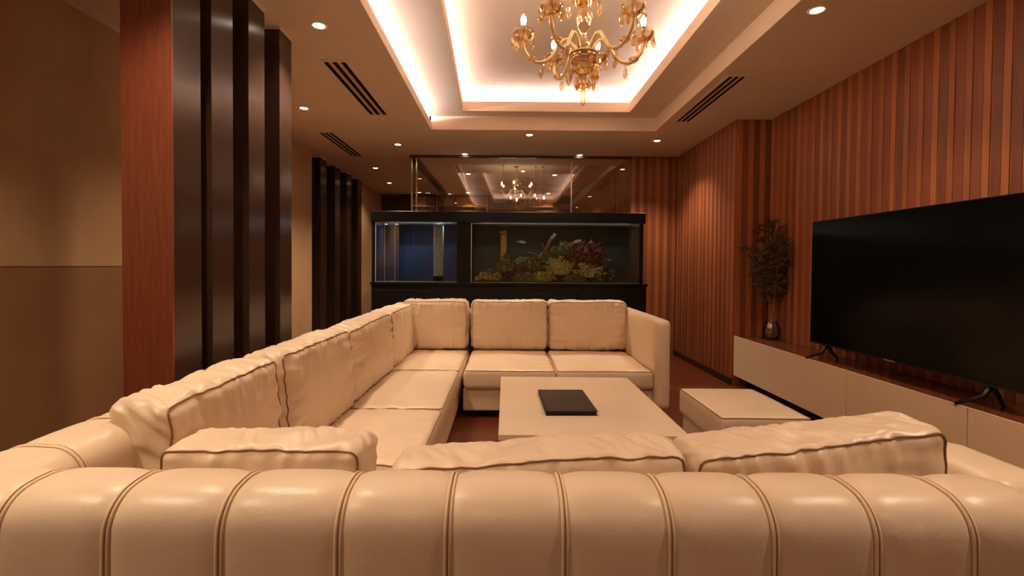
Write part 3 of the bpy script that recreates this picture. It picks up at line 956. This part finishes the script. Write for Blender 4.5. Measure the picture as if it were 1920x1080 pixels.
for x0, x1, sd in ((-.355, .447, 62), (.447, 1.275, 63)):
    cushion('back_cushion', (x0 + .003 - ox, 4.95 - oy, .425), (x1 - .003 - ox, 5.17 - oy, .94), bs, M['leather'], .055, .030, 1, sd, .018, .010, run=0, pipes=(-1,), pipe_mat=M['seam'], res=72)
cushion('arm', (1.256 - ox, 4.0 - oy, .09), (1.392 - ox, 5.33 - oy, .855), bs, M['leather'], .045, .006, 0, 7, .002, .002, pipes=(), res=34)

# ------------------------------------------------------------------ coffee table, book, ottoman
ct = tag(empty('coffee_table', (.48, 3.2, 0)), 'low cream lacquered coffee table carrying a dark book', 'table')
box('top', (-.512, -.66, .368), (.512, .68, .40), M['table'], ct, .004, 2)
box('body', (-.505, -.652, .06), (.505, .672, .362), M['lacquer'], ct, .004, 1)
box('plinth', (-.45, -.60, 0), (.45, .62, .06), M['plinth'], ct)
bk = tag(empty('book', (.40, 3.12, .40)), 'flat dark brown hardcover book lying on the coffee table', 'book')
box('back_cover', (-.155, -.25, 0), (.155, .25, .004), M['bookc'], bk)
box('pages', (-.150, -.245, .004), (.150, .245, .024), M['bookp'], bk)
box('front_cover', (-.155, -.25, .024), (.155, .25, .029), M['bookc'], bk)
box('spine', (-.158, -.25, 0), (-.152, .25, .029), M['bookc'], bk)
bk.rotation_euler.z = math.radians(1.5)
ot = tag(empty('ottoman', (1.535, 3.13, 0)), 'square cream leather ottoman between the coffee table and console', 'ottoman')
cushion('seat_cushion', (-.268, -.345, .24), (.268, .345, .422), ot, M['leather'], .025, .008, 2, 71, .002, .002, res=24, pipes=(1,), pipe_mat=M['seam'], crease=6)
box('base', (-.245, -.325, .05), (.245, .325, .245), M['leather'], ot, .012)
for x in (-.2, .2):
    for y in (-.27, .27):
        lathe('foot', [(0, 0), (.022, 0), (.025, .05), (0, .05)], M['black'], ot, 12, (x, y, 0))

# ------------------------------------------------------------------ media console, television, vase
mc = tag(empty('media_console', (2.70, 2.9, 0)), 'long low cream console with brown wood top along the strip wall', 'console')
ox, oy = 2.70, 2.9
box('carcass', (2.53 - ox, .55 - oy, .12), (2.888 - ox, 5.235 - oy, .535), M['lacquer'], mc)
box('top', (2.517 - ox, .55 - oy, .535), (2.888 - ox, 5.235 - oy, .547), M['ctop'], mc)
for y0, y1 in ((3.505, 5.24), (2.582, 3.505), (1.66, 2.582), (.55, 1.66)):
    box('drawer_front', (2.504 - ox, y0 + .002 - oy, .122), (2.530 - ox, y1 - .002 - oy, .545), M['lacquer'], mc, .002, 1)
box('front_rail', (2.504 - ox, .55 - oy, .545), (2.517 - ox, 5.24 - oy, .552), M['lacquer'], mc)
box('plinth', (2.62 - ox, .6 - oy, 0), (2.88 - ox, 5.2 - oy, .12), M['plinth'], mc)
tv = tag(empty('television', (2.60, 3.232, .547)), 'large black flat television standing on the console', 'television')
box('cabinet', (.004, -.855, .125), (.045, .855, 1.145), M['tv'], tv, .004, 1)
box('rear_housing', (.045, -.5, .15), (.085, .5, .7), M['tv'], tv, .01, 1)
box('screen', (0, -.847, .140), (.004, .847, 1.138), M['screen'], tv)
box('bezel_bottom', (-.002, -.855, .125), (.004, .855, .138), M['tv'], tv)
bd = boxes('badge', [((-.0045, -.045 + k * .0135, .128), (-.002, -.045 + k * .0135 + .0105, .135)) for k in range(7)], M['badge'], tv)
for y in (.66, -.66):
    v, f = tube_data([(.02, y, .13), (-.02, y + .0, .07), (-.10, y + .08, .006)], [.016, .013, .009], 8)
    ft = mesh_obj('foot', v, f, M['tv'], tv, True)
    v, f = tube_data([(.02, y, .13), (.06, y, .07), (.14, y + .05, .006)], [.016, .013, .009], 8)
    mesh_obj('foot', v, f, M['tv'], tv, True)

VX, VY = 2.80, 5.04
vs = tag(empty('glass_vase', (VX, VY, .547)), 'small round clear glass vase at the far end of the console', 'vase')
vs.scale = (1.15, 1.15, 1.2)
lathe('body', [(0, .001), (.05, .001), (.066, .012), (.074, .05), (.074, .09), (.062, .125), (.050, .140), (.048, .150), (.052, .158), (.049, .158), (.045, .150), (.047, .138), (.058, .122), (.070, .088), (.070, .05), (.062, .016), (0, .012)], M['vase'], vs, 28)
lathe('rim', [(.048, .154), (.0535, .156), (.0535, .160), (.048, .162)], M['vase'], vs, 28)
pl = tag(empty('dried_branches', (VX, VY, .562)), 'bunch of dried twigs with fine olive leaves standing in the glass vase', 'branches')
rnd = random.Random(11)
tips = []
for k, (tx, ty, tz, bow) in enumerate([(-.12, .05, 1.18, .10), (-.02, -.03, 1.20, -.06), (.06, -.10, 1.02, .05), (-.22, .06, .92, .10), (-.04, -.22, .98, -.06), (.01, -.12, .80, .04), (-.16, -.06, .86, .02)]):
    pts = []
    for i in range(10):
        t = i / 9
        pts.append(Vector((tx * t ** 1.4 + bow * math.sin(PI * t) * .25 - .03 * (1 - t) * ((k % 3) - 1), ty * t ** 1.3 + .03 * ((k % 2) - .5) * (1 - t), .002 + tz * t)))
    tube('stem', pts, [.005 - .0035 * i / 9 for i in range(10)], M['stem'], pl, 6)
    tips.append(pts)
lv, lf = [], []
bv = bmesh.new()
for pts in tips:
    for q in range(38):
        t = rnd.uniform(.45, 1)
        i = min(8, int(t * 9))
        p = pts[i].lerp(pts[i + 1], t * 9 - i)
        d_ = Vector((rnd.gauss(-.15, .8), rnd.gauss(0, .8), rnd.uniform(-.1, 1.0))).normalized()
        L_ = rnd.uniform(.07, .17)
        e = p + d_ * L_
        for (qq) in (e,):
            qq.x = min(qq.x, .085)
            qq.y = min(max(qq.y, -.30), .19)
        v, f = tube_data([p, (p + e) / 2 + Vector((0, 0, .01)), e], [.0018, .0014, .0008], 4)
        vsb = [bv.verts.new(x) for x in v]
        for g in f:
            bv.faces.new([vsb[i2] for i2 in g])
        for m_ in range(20):
            c_ = p.lerp(e, rnd.uniform(.25, 1.05))
            ld = (d_ + Vector((rnd.gauss(0, .7), rnd.gauss(0, .7), rnd.gauss(0, .7)))).normalized()
            sd = ld.cross(Vector((rnd.gauss(0, 1), rnd.gauss(0, 1), rnd.gauss(0, 1)))).normalized()
            ll, lw_ = rnd.uniform(.024, .046), rnd.uniform(.005, .009)
            b0 = len(lv)
            pp = [c_, c_ + ld * ll * .5 + sd * lw_, c_ + ld * ll, c_ + ld * ll * .5 - sd * lw_]
            for x in pp:
                x.x = min(x.x, .088)
            lv += pp
            lf.append((b0, b0 + 1, b0 + 2, b0 + 3))
tw = bm_obj('twig_cluster', bv, M['stem'], pl, True)
tw['kind'] = 'stuff'
fo = mesh_obj('foliage', lv, lf, M['leaf'], pl)
fo['kind'] = 'stuff'

# ------------------------------------------------------------------ chandeliers
def drop_mesh(nm, L_, r_, mat):
    prof_ = [(0, -L_), (r_ * .35, -L_ * .93), (r_, -L_ * .66), (r_ * .8, -L_ * .42), (r_ * .3, -L_ * .2), (.0015, -L_ * .16), (.0015, -L_ * .13), (r_ * .42, -L_ * .10), (r_ * .42, -L_ * .04), (0, 0)]
    v, f = lathe_data(prof_, 8)
    me = bpy.data.meshes.new(nm)
    me.from_pydata(v, [], f)
    me.materials.append(mat)
    return me
DROP = drop_mesh('pendant', .095, .0155, M['crystal2'])
DROPS = drop_mesh('pendant', .07, .013, M['crystal'])
DROPL = drop_mesh('pendant', .125, .019, M['crystal2'])
def put(me, nm, loc, parent):
    o = link(bpy.data.objects.new(nm, me), parent)
    o.location = loc
    return o
def chandelier(loc, label):
    root = tag(empty('chandelier', loc), label, 'chandelier', 'crystal chandeliers')
    top = CZ
    z = lambda a: a - top
    lathe('ceiling_rose', [(0, -.045), (.02, -.045), (.03, -.03), (.065, -.012), (.07, 0), (0, 0)], M['brass'], root)
    tube('rod', [(0, 0, -.04), (0, 0, z(3.06))], .006, M['brass'], root)
    # turned glass stem
    lathe('stem_column', [(.006, z(3.06)), (.02, z(3.05)), (.028, z(3.03)), (.012, z(2.99)), (.012, z(2.965)), (.026, z(2.95)), (.045, z(2.91)), (.050, z(2.87)), (.036, z(2.82)), (.018, z(2.79)), (.016, z(2.76)), (.03, z(2.745)), (.042, z(2.72)), (.036, z(2.69)), (.022, z(2.67)), (.022, z(2.66))], M['crystal2'], root, 20)
    lathe('upper_bowl', [(.012, z(2.965)), (.045, z(2.97)), (.072, z(2.99)), (.080, z(3.015)), (.078, z(3.017)), (.068, z(2.994)), (.044, z(2.978)), (.012, z(2.975))], M['crystal'], root, 24)
    for k in range(8):
        a = 2 * PI * k / 8 + .2
        put(DROP, 'pendant', (.105 * math.cos(a), .105 * math.sin(a), z(2.995)), root)
        tube('hook', [(.078 * math.cos(a), .078 * math.sin(a), z(3.015)), (.095 * math.cos(a), .095 * math.sin(a), z(3.022)), (.105 * math.cos(a), .105 * math.sin(a), z(2.994))], .0012, M['brass'], root, 5)
    bowl = lathe('lower_bowl', [(.0, z(2.515)), (.022, z(2.52)), (.035, z(2.535)), (.062, z(2.555)), (.083, z(2.59)), (.088, z(2.63)), (.084, z(2.66)), (.06, z(2.668)), (.02, z(2.67)), (0, z(2.67))], M['crystal'], root, 24)
    tube('bowl_band', [(.089 * math.cos(2 * PI * k / 32), .089 * math.sin(2 * PI * k / 32), z(2.655)) for k in range(32)], .004, M['goldglass'], bowl, 6, True)
    tube('bowl_band', [(.064 * math.cos(2 * PI * k / 32), .064 * math.sin(2 * PI * k / 32), z(2.555)) for k in range(32)], .004, M['goldglass'], bowl, 6, True)
    lathe('finial', [(0, z(2.325)), (.008, z(2.333)), (.016, z(2.358)), (.010, z(2.385)), (.004, z(2.395)), (.018, z(2.405)), (.020, z(2.42)), (.006, z(2.432)), (.030, z(2.446)), (.034, z(2.462)), (.014, z(2.478)), (.016, z(2.5)), (.026, z(2.515)), (0, z(2.52))], M['crystal'], root, 14)
    for k in range(10):
        a = 2 * PI * k / 10
        put(DROPL if k % 2 else DROP, 'pendant', (.092 * math.cos(a), .092 * math.sin(a), z(2.575 if k % 2 else 2.60)), root)
    for k in range(6):
        a = 2 * PI * k / 6 + .3
        put(DROPS, 'pendant', (.042 * math.cos(a), .042 * math.sin(a), z(2.50)), root)
    R_ = .385
    cup = lathe_data([(.012, -.012), (.02, -.012), (.034, -.004), (.054, .010), (.066, .034), (.070, .052), (.067, .052), (.062, .034), (.05, .014), (.03, .004), (.012, .002)], 18)
    cm_ = bpy.data.meshes.new('drip_cup')
    cm_.from_pydata(cup[0], [], cup[1])
    cm_.materials.append(M['crystal2'])
    cm_.polygons.foreach_set('use_smooth', [True] * len(cm_.polygons))
    cd = lathe_data([(0, .0), (.016, .0), (.018, .012), (.0125, .018), (.0115, .085), (.013, .088), (0, .09)], 14)
    cdm = bpy.data.meshes.new('candle_tube')
    cdm.from_pydata(cd[0], [], cd[1])
    cdm.materials.append(M['candle'])
    cdm.polygons.foreach_set('use_smooth', [True] * len(cdm.polygons))
    bb = lathe_data([(0, .088), (.008, .089), (.013, .098), (.0175, .116), (.0165, .134), (.010, .150), (.003, .160), (0, .161)], 14)
    bbm = bpy.data.meshes.new('bulb')
    bbm.from_pydata(bb[0], [], bb[1])
    bbm.materials.append(M['bulb'])
    bbm.polygons.foreach_set('use_smooth', [True] * len(bbm.polygons))
    ctrl = [(.05, 2.665), (.075, 2.72), (.105, 2.752), (.14, 2.745), (.17, 2.70), (.20, 2.645), (.245, 2.61), (.295, 2.605), (.34, 2.63), (.372, 2.675), (.385, 2.72), (.385, 2.745)]
    for k, deg in enumerate((2, 66, 114, 178, -128, -52)):
        a = math.radians(deg)
        ca, sa = math.cos(a), math.sin(a)
        arm = tube('arm', [(r_ * ca, r_ * sa, z(h_)) for r_, h_ in ctrl], .0115, M['goldglass'], root, 8)
        loc_ = (R_ * ca, R_ * sa, z(2.752))
        put(cm_, 'drip_cup', loc_, root)
        put(cdm, 'candle_tube', loc_, root)
        put(bbm, 'bulb', loc_, root)
        for q in range(7):
            b = a + 2 * PI * q / 7
            put(DROPS if q % 2 else DROP, 'pendant', (loc_[0] + .066 * math.cos(b), loc_[1] + .066 * math.sin(b), loc_[2] + .042), root)
        put(DROP, 'pendant', (.27 * ca, .27 * sa, z(2.595)), root)
        put(DROPS, 'pendant', (.20 * ca, .20 * sa, z(2.635)), root)
        # glass leaf rosette on the arm
        lathe('rosette', [(.004, -.02), (.014, -.014), (.03, .0), (.034, .012), (.02, .006), (.006, .0)], M['crystal2'], root, 10, (.325 * ca, .325 * sa, z(2.625)))
    return root
ch = chandelier((.487, 3.10, CZ), 'large amber crystal chandelier hanging from the lit ceiling coffer')
ch2 = copy_tree(ch)
ch2.location = (.172, 8.3, CE + .09)
ch2.scale = (.72, .72, .72)
ch2.rotation_euler.z = .5
ch2['label'] = 'small crystal chandelier hanging in the glazed room behind the aquarium'

SC.cycles.use_denoising = True
SC.cycles.sample_clamp_indirect = 6
SC.cycles.max_bounces = 10
SC.cycles.transparent_max_bounces = 24
